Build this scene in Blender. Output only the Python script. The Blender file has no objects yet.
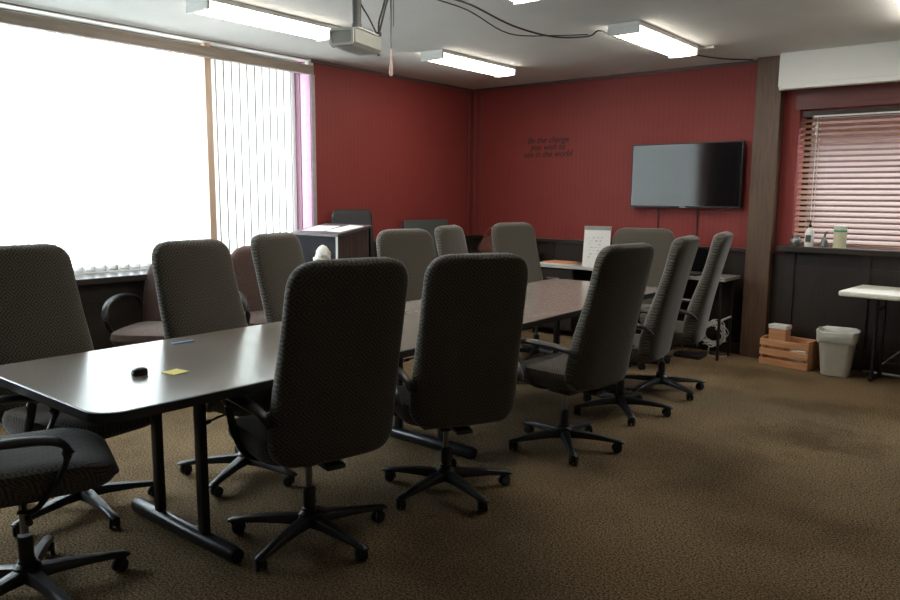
import bpy, bmesh, math, random
from mathutils import Vector, Matrix
random.seed(7)
PI = math.pi
SC = bpy.context.scene
COL = SC.collection

# ------------------------------------------------------------------ materials
def new_mat(name):
    m = bpy.data.materials.new(name); m.use_nodes = True
    nt = m.node_tree; b = nt.nodes['Principled BSDF']
    return m, nt, b

def N(nt, t, **kw):
    n = nt.nodes.new(t)
    for k, v in kw.items():
        setattr(n, k, v)
    return n

def plain(name, col, rough=.5, metal=0., var=.08, scale=20., bump=0., bscale=80., spec=.5, sheen=0.):
    """a procedural surface: base colour varied by noise, optional fine bump"""
    m, nt, b = new_mat(name)
    tc = N(nt, 'ShaderNodeTexCoord'); no = N(nt, 'ShaderNodeTexNoise')
    no.inputs['Scale'].default_value = scale; no.inputs['Detail'].default_value = 4
    nt.links.new(tc.outputs['Object'], no.inputs['Vector'])
    cr = N(nt, 'ShaderNodeValToRGB')
    cr.color_ramp.elements[0].position = .3; cr.color_ramp.elements[1].position = .7
    cr.color_ramp.elements[0].color = (*[c * (1 - var) for c in col], 1)
    cr.color_ramp.elements[1].color = (*[min(1, c * (1 + var)) for c in col], 1)
    nt.links.new(no.outputs['Fac'], cr.inputs['Fac']); nt.links.new(cr.outputs['Color'], b.inputs['Base Color'])
    b.inputs['Roughness'].default_value = rough; b.inputs['Metallic'].default_value = metal
    b.inputs['Specular IOR Level'].default_value = spec
    if sheen: b.inputs['Sheen Weight'].default_value = sheen; b.inputs['Sheen Roughness'].default_value = .4
    if bump:
        n2 = N(nt, 'ShaderNodeTexNoise'); n2.inputs['Scale'].default_value = bscale; n2.inputs['Detail'].default_value = 3
        nt.links.new(tc.outputs['Object'], n2.inputs['Vector'])
        bp = N(nt, 'ShaderNodeBump'); bp.inputs['Strength'].default_value = bump; bp.inputs['Distance'].default_value = .01
        nt.links.new(n2.outputs['Fac'], bp.inputs['Height']); nt.links.new(bp.outputs['Normal'], b.inputs['Normal'])
    return m

def math_node(nt, op, a, b=None):
    n = N(nt, 'ShaderNodeMath', operation=op)
    for i, v in enumerate((a, b)):
        if v is None: continue
        if isinstance(v, (int, float)): n.inputs[i].default_value = v
        else: nt.links.new(v, n.inputs[i])
    return n.outputs[0]

def weave(name, dark, light, axes=('Y', 'Z'), cell=.085, stripes=5.):
    """woven upholstery of nested diamonds"""
    m, nt, b = new_mat(name)
    tc = N(nt, 'ShaderNodeTexCoord'); sp = N(nt, 'ShaderNodeSeparateXYZ')
    nt.links.new(tc.outputs['Object'], sp.inputs[0])
    ab = []
    for a in axes:
        co_ = sp.outputs[a] if axes[1] == 'Z' else math_node(nt, 'ADD', sp.outputs[a], math_node(nt, 'MULTIPLY', sp.outputs['Z'], 1. if a == 'X' else -.8))
        f = math_node(nt, 'FRACT', math_node(nt, 'ADD', math_node(nt, 'DIVIDE', co_, cell), 20.5))
        ab.append(math_node(nt, 'ABSOLUTE', math_node(nt, 'SUBTRACT', f, .5)))
    d = math_node(nt, 'ADD', ab[0], ab[1])
    s = math_node(nt, 'SINE', math_node(nt, 'MULTIPLY', d, 2 * PI * stripes))
    s = math_node(nt, 'ADD', math_node(nt, 'MULTIPLY', s, .5), .5)
    no = N(nt, 'ShaderNodeTexNoise'); no.inputs['Scale'].default_value = 260
    nt.links.new(tc.outputs['Object'], no.inputs['Vector'])
    s2 = math_node(nt, 'ADD', math_node(nt, 'MULTIPLY', s, .7), math_node(nt, 'MULTIPLY', no.outputs['Fac'], .4))
    cr = N(nt, 'ShaderNodeValToRGB')
    cr.color_ramp.elements[0].position = .2; cr.color_ramp.elements[1].position = .9
    cr.color_ramp.elements[0].color = (*dark, 1); cr.color_ramp.elements[1].color = (*light, 1)
    nt.links.new(s2, cr.inputs['Fac']); nt.links.new(cr.outputs['Color'], b.inputs['Base Color'])
    bp = N(nt, 'ShaderNodeBump'); bp.inputs['Strength'].default_value = .35; bp.inputs['Distance'].default_value = .003
    nt.links.new(s2, bp.inputs['Height']); nt.links.new(bp.outputs['Normal'], b.inputs['Normal'])
    b.inputs['Roughness'].default_value = .95; b.inputs['Specular IOR Level'].default_value = .1
    b.inputs['Sheen Weight'].default_value = .35; b.inputs['Sheen Roughness'].default_value = .35
    return m

def wood(name, c1, c2, axis='Z', rough=.5, scale=3., spec=.5):
    m, nt, b = new_mat(name)
    tc = N(nt, 'ShaderNodeTexCoord'); mp = N(nt, 'ShaderNodeMapping')
    sc = {'X': (.08, 1, 1), 'Y': (1, .08, 1), 'Z': (1, 1, .08)}[axis]
    mp.inputs['Scale'].default_value = tuple(s * 14 for s in sc)
    no = N(nt, 'ShaderNodeTexNoise'); no.inputs['Scale'].default_value = scale; no.inputs['Detail'].default_value = 6
    no.inputs['Distortion'].default_value = .6
    nt.links.new(tc.outputs['Object'], mp.inputs['Vector']); nt.links.new(mp.outputs['Vector'], no.inputs['Vector'])
    cr = N(nt, 'ShaderNodeValToRGB')
    cr.color_ramp.elements[0].position = .35; cr.color_ramp.elements[1].position = .65
    cr.color_ramp.elements[0].color = (*c1, 1); cr.color_ramp.elements[1].color = (*c2, 1)
    nt.links.new(no.outputs['Fac'], cr.inputs['Fac']); nt.links.new(cr.outputs['Color'], b.inputs['Base Color'])
    b.inputs['Roughness'].default_value = rough; b.inputs['Specular IOR Level'].default_value = spec
    return m

def wall_paper(name, c1, c2, axis):
    """painted panelling with fine vertical ribs"""
    m, nt, b = new_mat(name)
    tc = N(nt, 'ShaderNodeTexCoord'); sp = N(nt, 'ShaderNodeSeparateXYZ')
    nt.links.new(tc.outputs['Object'], sp.inputs[0])
    s = math_node(nt, 'SINE', math_node(nt, 'MULTIPLY', sp.outputs[axis], 2 * PI / .05))
    s = math_node(nt, 'ADD', math_node(nt, 'MULTIPLY', s, .5), .5)
    s = math_node(nt, 'POWER', s, 6.)
    no = N(nt, 'ShaderNodeTexNoise'); no.inputs['Scale'].default_value = 2.5; no.inputs['Detail'].default_value = 5
    nt.links.new(tc.outputs['Object'], no.inputs['Vector'])
    f = math_node(nt, 'ADD', math_node(nt, 'MULTIPLY', s, .25), math_node(nt, 'MULTIPLY', no.outputs['Fac'], .6))
    cr = N(nt, 'ShaderNodeValToRGB')
    cr.color_ramp.elements[0].position = .1; cr.color_ramp.elements[1].position = .9
    cr.color_ramp.elements[0].color = (*c1, 1); cr.color_ramp.elements[1].color = (*c2, 1)
    nt.links.new(f, cr.inputs['Fac']); nt.links.new(cr.outputs['Color'], b.inputs['Base Color'])
    bp = N(nt, 'ShaderNodeBump'); bp.inputs['Strength'].default_value = .12; bp.inputs['Distance'].default_value = .003
    nt.links.new(s, bp.inputs['Height']); nt.links.new(bp.outputs['Normal'], b.inputs['Normal'])
    b.inputs['Roughness'].default_value = .6; b.inputs['Specular IOR Level'].default_value = .3
    return m

def carpet(name):
    m, nt, b = new_mat(name)
    tc = N(nt, 'ShaderNodeTexCoord')
    a = N(nt, 'ShaderNodeTexNoise'); a.inputs['Scale'].default_value = 112; a.inputs['Detail'].default_value = 5; a.inputs['Roughness'].default_value = .75
    c = N(nt, 'ShaderNodeTexNoise'); c.inputs['Scale'].default_value = 1.3; c.inputs['Detail'].default_value = 4
    nt.links.new(tc.outputs['Object'], a.inputs['Vector']); nt.links.new(tc.outputs['Object'], c.inputs['Vector'])
    cr = N(nt, 'ShaderNodeValToRGB')
    e = cr.color_ramp.elements
    e[0].position = .42; e[0].color = (.060, .041, .025, 1); e[1].position = .62; e[1].color = (.46, .325, .185, 1)
    nt.links.new(a.outputs['Fac'], cr.inputs['Fac'])
    cr2 = N(nt, 'ShaderNodeValToRGB')
    cr2.color_ramp.elements[0].position = .33; cr2.color_ramp.elements[0].color = (.62, .62, .62, 1)
    cr2.color_ramp.elements[1].position = .55; cr2.color_ramp.elements[1].color = (1, 1, 1, 1)
    nt.links.new(c.outputs['Fac'], cr2.inputs['Fac'])
    mx = N(nt, 'ShaderNodeMix', data_type='RGBA', blend_type='MULTIPLY'); mx.inputs[0].default_value = 1
    nt.links.new(cr.outputs['Color'], mx.inputs[6]); nt.links.new(cr2.outputs['Color'], mx.inputs[7])
    # an old stain on the open floor
    sub = N(nt, 'ShaderNodeVectorMath', operation='DISTANCE'); sub.inputs[1].default_value = (-1.0, 4.75, 0)
    no = N(nt, 'ShaderNodeTexNoise'); no.inputs['Scale'].default_value = 5; no.inputs['Detail'].default_value = 4
    nt.links.new(tc.outputs['Object'], no.inputs['Vector']); nt.links.new(tc.outputs['Object'], sub.inputs[0])
    f = math_node(nt, 'ADD', sub.outputs['Value'], math_node(nt, 'MULTIPLY', no.outputs['Fac'], .9))
    cr3 = N(nt, 'ShaderNodeValToRGB')
    cr3.color_ramp.elements[0].position = .5; cr3.color_ramp.elements[0].color = (.6, .57, .55, 1)
    cr3.color_ramp.elements[1].position = .85; cr3.color_ramp.elements[1].color = (1, 1, 1, 1)
    nt.links.new(f, cr3.inputs['Fac'])
    mx2 = N(nt, 'ShaderNodeMix', data_type='RGBA', blend_type='MULTIPLY'); mx2.inputs[0].default_value = 1
    nt.links.new(mx.outputs[2], mx2.inputs[6]); nt.links.new(cr3.outputs['Color'], mx2.inputs[7])
    nt.links.new(mx2.outputs[2], b.inputs['Base Color'])
    bp = N(nt, 'ShaderNodeBump'); bp.inputs['Strength'].default_value = .8; bp.inputs['Distance'].default_value = .01
    nt.links.new(a.outputs['Fac'], bp.inputs['Height']); nt.links.new(bp.outputs['Normal'], b.inputs['Normal'])
    b.inputs['Roughness'].default_value = 1; b.inputs['Specular IOR Level'].default_value = .05
    return m

def emit(name, col, strength):
    m = bpy.data.materials.new(name); m.use_nodes = True; nt = m.node_tree
    nt.nodes.clear(); e = N(nt, 'ShaderNodeEmission'); o = N(nt, 'ShaderNodeOutputMaterial')
    e.inputs['Color'].default_value = (*col, 1); e.inputs['Strength'].default_value = strength
    nt.links.new(e.outputs[0], o.inputs[0]); return m

def vane_mat(name, col, trans):
    m = bpy.data.materials.new(name); m.use_nodes = True; nt = m.node_tree
    nt.nodes.clear(); o = N(nt, 'ShaderNodeOutputMaterial')
    d = N(nt, 'ShaderNodeBsdfDiffuse'); t = N(nt, 'ShaderNodeBsdfTranslucent'); mx = N(nt, 'ShaderNodeMixShader')
    d.inputs[0].default_value = (*col, 1); t.inputs[0].default_value = (*col, 1)
    mx.inputs[0].default_value = trans
    nt.links.new(d.outputs[0], mx.inputs[1]); nt.links.new(t.outputs[0], mx.inputs[2]); nt.links.new(mx.outputs[0], o.inputs[0])
    return m

def glass_mat(name):
    m = bpy.data.materials.new(name); m.use_nodes = True; nt = m.node_tree
    nt.nodes.clear(); o = N(nt, 'ShaderNodeOutputMaterial')
    t = N(nt, 'ShaderNodeBsdfTransparent'); g = N(nt, 'ShaderNodeBsdfGlossy'); mx = N(nt, 'ShaderNodeMixShader')
    t.inputs[0].default_value = (.97, .99, .98, 1); g.inputs['Roughness'].default_value = .02
    mx.inputs[0].default_value = .06
    nt.links.new(t.outputs[0], mx.inputs[1]); nt.links.new(g.outputs[0], mx.inputs[2]); nt.links.new(mx.outputs[0], o.inputs[0])
    return m

M = {}
M['red_x'] = wall_paper('red_panelling_x', (.215, .034, .030), (.275, .048, .041), 'X')
M['red_y'] = wall_paper('red_panelling_y', (.215, .034, .030), (.275, .048, .041), 'Y')
M['cream_wall'] = plain('cream_wall_paint', (.30, .28, .25), .8, var=.03, scale=3)
M['ceiling'] = plain('ceiling_paint', (.62, .61, .58), .9, var=.04, scale=2.5, bump=.25, bscale=90)
M['carpet'] = carpet('brown_carpet')
M['dark_wood'] = wood('dark_panel_wood', (.012, .0075, .005), (.024, .015, .010), 'Z', .5)
M['dark_wood_h'] = wood('dark_ledge_wood', (.016, .011, .008), (.032, .022, .016), 'X', .4)
M['post_wood'] = wood('post_wood', (.07, .036, .020), (.115, .064, .036), 'Z', .55)
M['white_paint'] = plain('white_paint', (.78, .77, .73), .6, var=.02, scale=3)
M['header_wood'] = wood('header_wood', (.27, .21, .17), (.34, .27, .22), 'Y', .55)
M['mull_wood'] = wood('mullion_wood', (.62, .45, .33), (.70, .52, .40), 'Z', .5)
M['vane'] = vane_mat('vertical_vane', (.92, .92, .90), .5)
M['weight'] = plain('vane_weight', (.45, .44, .42), .6)
M['glass'] = glass_mat('window_glass')
M['slat'] = wood('blind_slat', (.30, .16, .105), (.38, .22, .15), 'X', .42, spec=.35)
M['metal_white'] = plain('white_metal', (.72, .72, .70), .4, var=.02)
M['lens'] = emit('fluorescent_lens', (1., .95, .84), 17.)
M['fabric'] = weave('diamond_weave_upholstery', (.050, .045, .038), (.128, .113, .092), ('Y', 'Z'))
M['fabric_seat'] = weave('diamond_weave_seat', (.050, .045, .038), (.128, .113, .092), ('X', 'Y'))
M['black_plastic'] = plain('black_plastic', (.016, .016, .017), .38, var=.05, bump=.05, bscale=300)
M['rubber'] = plain('caster_black', (.010, .010, .010), .55)
M['chrome'] = plain('gas_lift_steel', (.25, .25, .25), .3, .9)
M['brown_fabric'] = plain('brown_upholstery', (.088, .056, .048), .95, var=.12, scale=60, bump=.3, bscale=400, spec=.1, sheen=.4)
M['laminate'] = plain('table_laminate', (.235, .208, .182), .21, var=.05, scale=1.5, spec=.7)
M['edge_black'] = plain('table_edge_band', (.02, .019, .02), .3)
M['leg_black'] = plain('black_powder_coat', (.018, .018, .02), .3, .2)
M['tv_screen'] = plain('tv_screen_glass', (.006, .006, .007), .07, var=0, spec=.6)
M['tv_bezel'] = plain('tv_bezel', (.01, .01, .01), .3)
M['ink'] = plain('wall_lettering', (.035, .012, .012), .7)
M['paper'] = plain('white_paper', (.78, .78, .76), .8, var=.02)
M['orange'] = plain('orange_folder', (.72, .30, .17), .7)
M['yellow'] = plain('yellow_note', (.85, .75, .22), .8, var=.03)
M['blue'] = plain('blue_plastic_sleeve', (.16, .30, .55), .3)
M['proj'] = plain('projector_grey', (.30, .30, .27), .45, var=.03)
M['proj_light'] = plain('projector_bezel', (.50, .50, .46), .4, var=.03)
M['dark_grey'] = plain('dark_grey_metal', (.08, .08, .08), .5)
M['cable'] = plain('black_cable', (.03, .028, .026), .6)
M['cable_white'] = plain('white_cable', (.6, .6, .58), .6)
M['crate'] = wood('orange_pine', (.50, .23, .10), (.66, .34, .17), 'X', .6)
M['bin'] = plain('off_white_plastic', (.62, .60, .52), .45, var=.03)
M['liner'] = plain('bin_liner', (.68, .67, .62), .35, var=.04, bump=.5, bscale=25)
M['ftable'] = plain('folding_table_plastic', (.80, .78, .68), .5, var=.02)
M['grey_metal'] = plain('grey_tube', (.28, .28, .27), .4, .6)
M['lectern_dark'] = plain('lectern_front', (.012, .012, .016), .75, spec=.2)
M['lectern_brown'] = wood('lectern_side', (.045, .026, .021), (.07, .042, .034), 'Z', .6, spec=.3)
M['lectern_top'] = plain('lectern_top', (.09, .07, .075), .4)
M['panel_grey'] = plain('grey_board', (.085, .098, .095), .8, var=.05)
M['leather'] = plain('black_leather', (.03, .03, .032), .4, bump=.2, bscale=120)
M['pink_rod'] = plain('pull_handle', (.55, .36, .34), .5)
M['tan'] = plain('tan_leather', (.30, .16, .10), .5)
M['bag'] = plain('brown_bag', (.11, .04, .028), .6, bump=.3, bscale=40)
M['green'] = plain('green_band', (.05, .30, .22), .5)
M['cream'] = plain('cream_canister', (.58, .54, .36), .5)
M['clear'] = plain('clear_jar', (.16, .16, .16), .12, spec=.9)
M['ground'] = plain('pale_concrete', (.55, .54, .52), .9, var=.1, scale=2)
M['groove'] = plain('shadow_groove', (.012, .008, .006), .7)

# ------------------------------------------------------------------ mesh helpers
class MB:
    """collects shapes in one bmesh"""
    def __init__(s): s.bm = bmesh.new()
    def _xf(s, verts, mat):
        if mat is not None: bmesh.ops.transform(s.bm, matrix=mat, verts=verts)
    def box(s, x0, x1, y0, y1, z0, z1, bev=0., seg=2, mat=None):
        r = bmesh.ops.create_cube(s.bm, size=1); v = r['verts']
        bmesh.ops.scale(s.bm, vec=(x1 - x0, y1 - y0, z1 - z0), verts=v)
        bmesh.ops.translate(s.bm, vec=((x0 + x1) / 2, (y0 + y1) / 2, (z0 + z1) / 2), verts=v)
        if bev:
            ed = list({e for q in v for e in q.link_edges})
            rr = bmesh.ops.bevel(s.bm, geom=ed, offset=bev, segments=seg, profile=.5, affect='EDGES')
            v = list({q for f in rr['faces'] for q in f.verts} | {q for q in v if q.is_valid})
        s._xf(v, mat); return s
    def loft(s, rings, cap=True, closed=True, mat=None):
        R_ = []
        for ring in rings: R_.append([s.bm.verts.new(p) for p in ring])
        n = len(R_[0])
        for a, b in zip(R_[:-1], R_[1:]):
            for i in range(n if closed else n - 1):
                j = (i + 1) % n
                s.bm.faces.new((a[i], a[j], b[j], b[i]))
        if cap:
            s.bm.faces.new(list(reversed(R_[0]))); s.bm.faces.new(R_[-1])
        s._xf([v for r in R_ for v in r], mat); return s
    def tube(s, pts, rad, n=10, flat=1., up=Vector((0, 0, 1)), smooth=0):
        pts = [Vector(p) for p in pts]
        if smooth: pts = catmull(pts, smooth)
        if not isinstance(rad, (list, tuple)): rad = [rad] * len(pts)
        elif len(rad) != len(pts):
            k = len(rad) - 1
            rad = [rad[min(k, int(i / (len(pts) - 1) * k))] * (1 - (i / (len(pts) - 1) * k) % 1) + rad[min(k, int(i / (len(pts) - 1) * k) + 1)] * ((i / (len(pts) - 1) * k) % 1) for i in range(len(pts))]
        rings = []
        for i, p in enumerate(pts):
            d = (pts[min(i + 1, len(pts) - 1)] - pts[max(i - 1, 0)]).normalized()
            a = d.cross(up)
            if a.length < 1e-3: a = d.cross(Vector((1, 0, 0)))
            a.normalize(); b = a.cross(d).normalized()
            rings.append([p + a * math.cos(2 * PI * k / n) * rad[i] + b * math.sin(2 * PI * k / n) * rad[i] * flat for k in range(n)])
        return s.loft(rings)
    def lathe(s, prof, n=24, cx=0, cy=0, axis=None):
        rings = [[(cx + max(r, 1e-4) * math.cos(2 * PI * k / n), cy + max(r, 1e-4) * math.sin(2 * PI * k / n), z) for k in range(n)] for r, z in prof]
        return s.loft(rings, mat=axis)
    def prism(s, poly, z0, z1, bev=0.):
        s.loft([[(x, y, z0) for x, y in poly], [(x, y, z1) for x, y in poly]]); return s
    def build(s, name, mat, parent=None, smooth=True, sub=0, label=None):
        bmesh.ops.recalc_face_normals(s.bm, faces=s.bm.faces)
        me = bpy.data.meshes.new(name); s.bm.to_mesh(me); s.bm.free()
        me.materials.append(mat)
        if smooth:
            for p in me.polygons: p.use_smooth = True
            try: me.set_sharp_from_angle(angle=math.radians(38))
            except Exception: pass
        o = bpy.data.objects.new(name, me); COL.objects.link(o)
        if parent: o.parent = parent
        if sub:
            md = o.modifiers.new('sub', 'SUBSURF'); md.levels = sub; md.render_levels = sub
        if label: o['label'] = label
        return o

def catmull(p, k):
    out = []
    for i in range(len(p) - 1):
        a = p[max(i - 1, 0)]; b = p[i]; c = p[i + 1]; d = p[min(i + 2, len(p) - 1)]
        for j in range(k):
            t = j / k
            out.append(.5 * ((2 * b) + (c - a) * t + (2 * a - 5 * b + 4 * c - d) * t * t + (3 * b - a - 3 * c + d) * t ** 3))
    out.append(p[-1]); return out

def thing(name, label, cat, loc=(0, 0, 0), rz=0., group=None):
    o = bpy.data.objects.new(name, None); COL.objects.link(o); o.empty_display_size = .1
    o.location = loc; o.rotation_euler = (0, 0, rz); o['label'] = label; o['category'] = cat
    if group: o['group'] = group
    return o

def tag(o, label, cat, group=None, loc=None, rz=None):
    o['label'] = label; o['category'] = cat
    if group: o['group'] = group
    if loc is not None: o.location = loc
    if rz is not None: o.rotation_euler = (0, 0, rz)
    return o

def struct(o):
    o['kind'] = 'structure'; return o

def dup(root, loc, rz, label, group=None):
    r = root.copy(); COL.objects.link(r); r.location = loc; r.rotation_euler = (0, 0, rz)
    r['label'] = label
    if group: r['group'] = group
    for ch in list(root.children):
        c = ch.copy(); COL.objects.link(c); c.parent = r
        for g in list(ch.children):
            d = g.copy(); COL.objects.link(d); d.parent = c
    return r

def rrect(cx, cy, hx, hy, r, z, n=5):
    out = []
    for sx, sy, a0 in ((1, 1, 0), (-1, 1, PI / 2), (-1, -1, PI), (1, -1, 3 * PI / 2)):
        for k in range(n + 1):
            a = a0 + PI / 2 * k / n
            out.append((cx + sx * (hx - r) + r * math.cos(a), cy + sy * (hy - r) + r * math.sin(a), z))
    return out

# ------------------------------------------------------------------ the room
XL, XR, YB, YF, H = -5.40, 2.6, 7.03, -2.4, 2.66
WY0, WY1, WZ0, WZ1 = -.6, 4.60, .845, 2.657     # long window in the left wall
BX0, BX1, BZ0, BZ1 = -1.82, .75, 1.03, 2.20    # window with slatted blind in the back wall
T = .30
def wall_with_hole(name, mat, axis, w0, w1, a0, a1, h0, h1, z0, z1):
    """wall between w0..w1 (thickness), along a0..a1, hole h0..h1 x z0..z1"""
    b = MB()
    def bx(p, q, r, s_):
        if axis == 'X': b.box(p, q, w0, w1, r, s_)
        else: b.box(w0, w1, p, q, r, s_)
    bx(a0, h0, 0, H); bx(h1, a1, 0, H); bx(h0, h1, 0, z0); bx(h0, h1, z1, H)
    return struct(b.build(name, mat, smooth=False))
struct(MB().box(XL - T, XR + .2, YF - .2, YB + T, -.12, 0).build('floor', M['carpet'], smooth=False))
struct(MB().box(XL - T, XR + .2, YF - .2, YB + T, H, H + .12).build('ceiling', M['ceiling'], smooth=False))
wall_with_hole('wall_left', M['red_y'], 'Y', XL - T, XL, YF, YB + T, WY0, WY1, WZ0, WZ1)
wall_with_hole('wall_back', M['red_x'], 'X', YB, YB + T, XL, XR, BX0, BX1, BZ0, BZ1)
struct(MB().box(XR, XR + .2, YF - .2, YB + T, 0, H).build('wall_right', M['cream_wall'], smooth=False))
struct(MB().box(XL - T, XR, YF - .2, YF, 0, H).build('wall_front', M['cream_wall'], smooth=False))

# dark wainscot with battens and ledge, left wall below the window
b = MB()
b.box(XL, XL + .035, YF, YB, .10, .80)
for y in [YF + .4 + .62 * k for k in range(15)]: b.box(XL + .035, XL + .05, y, y + .07, .10, .80)
b.box(XL + .035, XL + .046, YF, YB, .60, .66)
struct(b.build('trim_1', M['dark_wood'], smooth=False))
struct(MB().box(XL - .208, XL + .13, YF, WY1, .80, .846, .006).box(XL, XL + .06, WY1, YB, .80, .98, .004).build('trim_2', M['dark_wood_h'], smooth=False))
struct(MB().box(XL, XL + .06, YF, YB, 0, .10, .004).build('baseboard_left', M['dark_wood_h'], smooth=False))
# back wall wainscot
b = MB()
b.box(XL, -1.84, YB - .03, YB, .10, .95)
for x in [XL + .5 + .6 * k for k in range(6)]: b.box(x, x + .07, YB - .045, YB - .03, .10, .95)
struct(b.build('trim_3', M['dark_wood'], smooth=False))
struct(MB().box(XL, -2.17, YB - .06, YB, .95, .985, .004).build('trim_4', M['dark_wood_h'], smooth=False))
b = MB()
b.box(-1.84, XR, YB - .05, YB, .10, .98)
b.box(-1.84, XR, YB - .060, YB - .05, .80, .86); b.box(-1.84, XR, YB - .060, YB - .05, .10, .2)
for x in (-1.84, -1.25, -.62, .0, .62): b.box(x, x + .08, YB - .065, YB - .05, .10, .98)
struct(b.build('trim_5', M['dark_wood'], smooth=False))
struct(MB().box(-1.90, XR, YB - .15, YB + .09, .98, 1.03, .006).build('trim_6', M['dark_wood_h'], smooth=False))
struct(MB().box(XL + .06, XR, YB - .07, YB, 0, .10, .004).build('baseboard_back', M['dark_wood_h'], smooth=False))
# boxed wooden post in front of the back wall
struct(MB().box(-2.17, -1.955, 6.915, YB, 0, H, .004).build('trim_7', M['post_wood'], smooth=False))
# white bulkhead over the slatted window with a small lip
b = MB(); b.box(-1.955, XR, 6.80, YB, 2.375, H, .012, 3); b.box(-1.92, XR, 6.78, 6.80, 2.355, 2.40, .006); b.box(-1.945, XR, 6.80, 6.86, 2.355, 2.376)
struct(b.build('trim_8', M['white_paint'], smooth=False))
# wood casing board above the slatted window
struct(MB().box(-1.85, XR, YB - .03, YB, 2.20, 2.355, .003).build('trim_9', wood('red_brown_casing', (.10, .026, .024), (.14, .036, .032), 'X', .45), smooth=False))
# thin cornice and corner strips
struct(MB().box(XL, XL + .02, WY1, YB, H - .03, H).box(XL, -2.17, YB - .02, YB, H - .03, H).build('trim_10', plain('cornice_brown', (.10, .05, .045), .6), smooth=False))
b = MB(); b.tube([(XL + .06, YB - .025, .98), (XL + .06, YB - .025, H)], .012, 8); b.tube([(XL + .02, YB - .09, .98), (XL + .02, YB - .09, H)], .010, 8); b.tube([(XL + .14, YB - .015, .98), (XL + .14, YB - .015, H)], .009, 8)
struct(b.build('trim_11', plain('corner_pipe_paint', (.20, .04, .035), .45)))

# long window: frame, panes, mullions, header
w = thing('window_1', 'long white-lit window filling the left wall', 'window'); del w['label']; del w['category']; struct(w)
b = MB()
fx0, fx1 = XL - .26, XL - .21
b.box(fx0, fx1, WY0, WY1, WZ0, WZ0 + .05); b.box(fx0, fx1, WY0, WY1, WZ1 - .05, WZ1)
for y in (WY0, WY1 - .05): b.box(fx0, fx1, y, y + .05, WZ0, WZ1)
b.build('window_frame', M['metal_white'], w, smooth=False)
b = MB()
for y in (.62, 2.62): b.box(XL - .25, XL - .21, y - .02, y + .02, WZ0 + .05, WZ1 - .05)
b.box(XL - .235, XL - .05, 3.545, 3.605, WZ0, WZ1 - .001)
b.build('mullion', M['mull_wood'], w, smooth=False)
b = MB(); b.box(XL - .238, XL - .234, WY0 + .05, WY1 - .05, WZ0 + .05, WZ1 - .05); b.build('pane', M['glass'], w, smooth=False)
# soffit strip, pink and mauve strips on the far return, edge bead
struct(MB().box(XL - .21, XL - .0005, WY0, WY1, WZ1 - .008, WZ1 - .0005).build('trim_15', M['white_paint'], smooth=False))  # white strip added for the daylight spilling over the header
struct(MB().box(XL - .135, XL - .001, WY1 - .006, WY1 - .0005, WZ0, WZ1 - .01).build('trim_16', plain('lit_return_pink', (.50, .22, .36), .6), smooth=False))  # red return bleached by window light, put into the colour as pink
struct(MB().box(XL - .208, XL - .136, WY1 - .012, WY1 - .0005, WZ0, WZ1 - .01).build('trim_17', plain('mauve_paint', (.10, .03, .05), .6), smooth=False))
struct(MB().box(XL - .005, XL + .012, WY1, WY1 + .045, WZ0, 2.53, .004).build('trim_12', plain('pale_bead', (.40, .33, .35), .5), smooth=False))
struct(MB().box(XL - .03, XL + .03, WY0 - .2, WY1 + .02, 2.525, 2.605, .004).build('trim_13', M['header_wood'], smooth=False))
struct(MB().box(XL - .05, XL + .012, WY1 - .02, WY1 + .03, 2.525, H, .004).build('trim_14', M['white_paint'], smooth=False))

# vertical blind: head rail, vanes, weights
vb = thing('vertical_blind', 'white vertical blind hanging in the long bright window on the left', 'blind', (XL - .15, 0, WZ0))
MB().box(-.03, .03, WY0 + .03, WY1 - .03, 1.765, 1.795, .004).build('head_rail', M['metal_white'], vb, smooth=False)
hems = []; b = MB(); y = WY0 + .1; i = 0
while y < WY1 - .10:
    if 3.50 < y < 3.66: y = 3.66
    dense = y > 3.64
    a = math.radians(random.uniform(38, 50) if dense else random.uniform(60, 72))
    a = math.radians(20) if y > 4.25 else a
    hw = .042
    pa = []
    for k in range(5):
        q = (k / 4 - .5) * 2
        lx = hw * q * math.sin(a) + .006 * (1 - q * q) * math.cos(a); ly = hw * q * math.cos(a) - .006 * (1 - q * q) * math.sin(a)
        pa.append((lx, y + ly))
    pb = [(px + .0012 * math.cos(a), py - .0012 * math.sin(a)) for px, py in reversed(pa)]
    poly = pa + pb
    b.prism(poly, .03, 1.763)
    if dense: hems.append((hw * math.sin(a), y + hw * math.cos(a)))
    b.box(-.003, .003, -hw * .9, hw * .9, .022, .06, mat=Matrix.Translation((0, y, 0)) @ Matrix.Rotation(-a, 4, 'Z'))
    y += .078 if dense else .088
    i += 1
hb_ = MB()
for hx_, hy_ in hems: hb_.box(hx_ - .002, hx_ + .002, hy_ - .007, hy_ + .007, .03, 1.763)
hb_.build('vane_hems', M['weight'], vb, smooth=False)
vn = b.build('vanes', M['vane'], vb); vn.data.materials.append(M['weight'])
for p in vn.data.polygons:
    if p.center.z < .061 and all(vn.data.vertices[i].co.z < .0605 for i in p.vertices): p.material_index = 1
MB().tube([(.035, WY1 - .30, 1.76), (.04, WY1 - .30, .35)], .003, 6).build('wand', M['metal_white'], vb)

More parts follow.
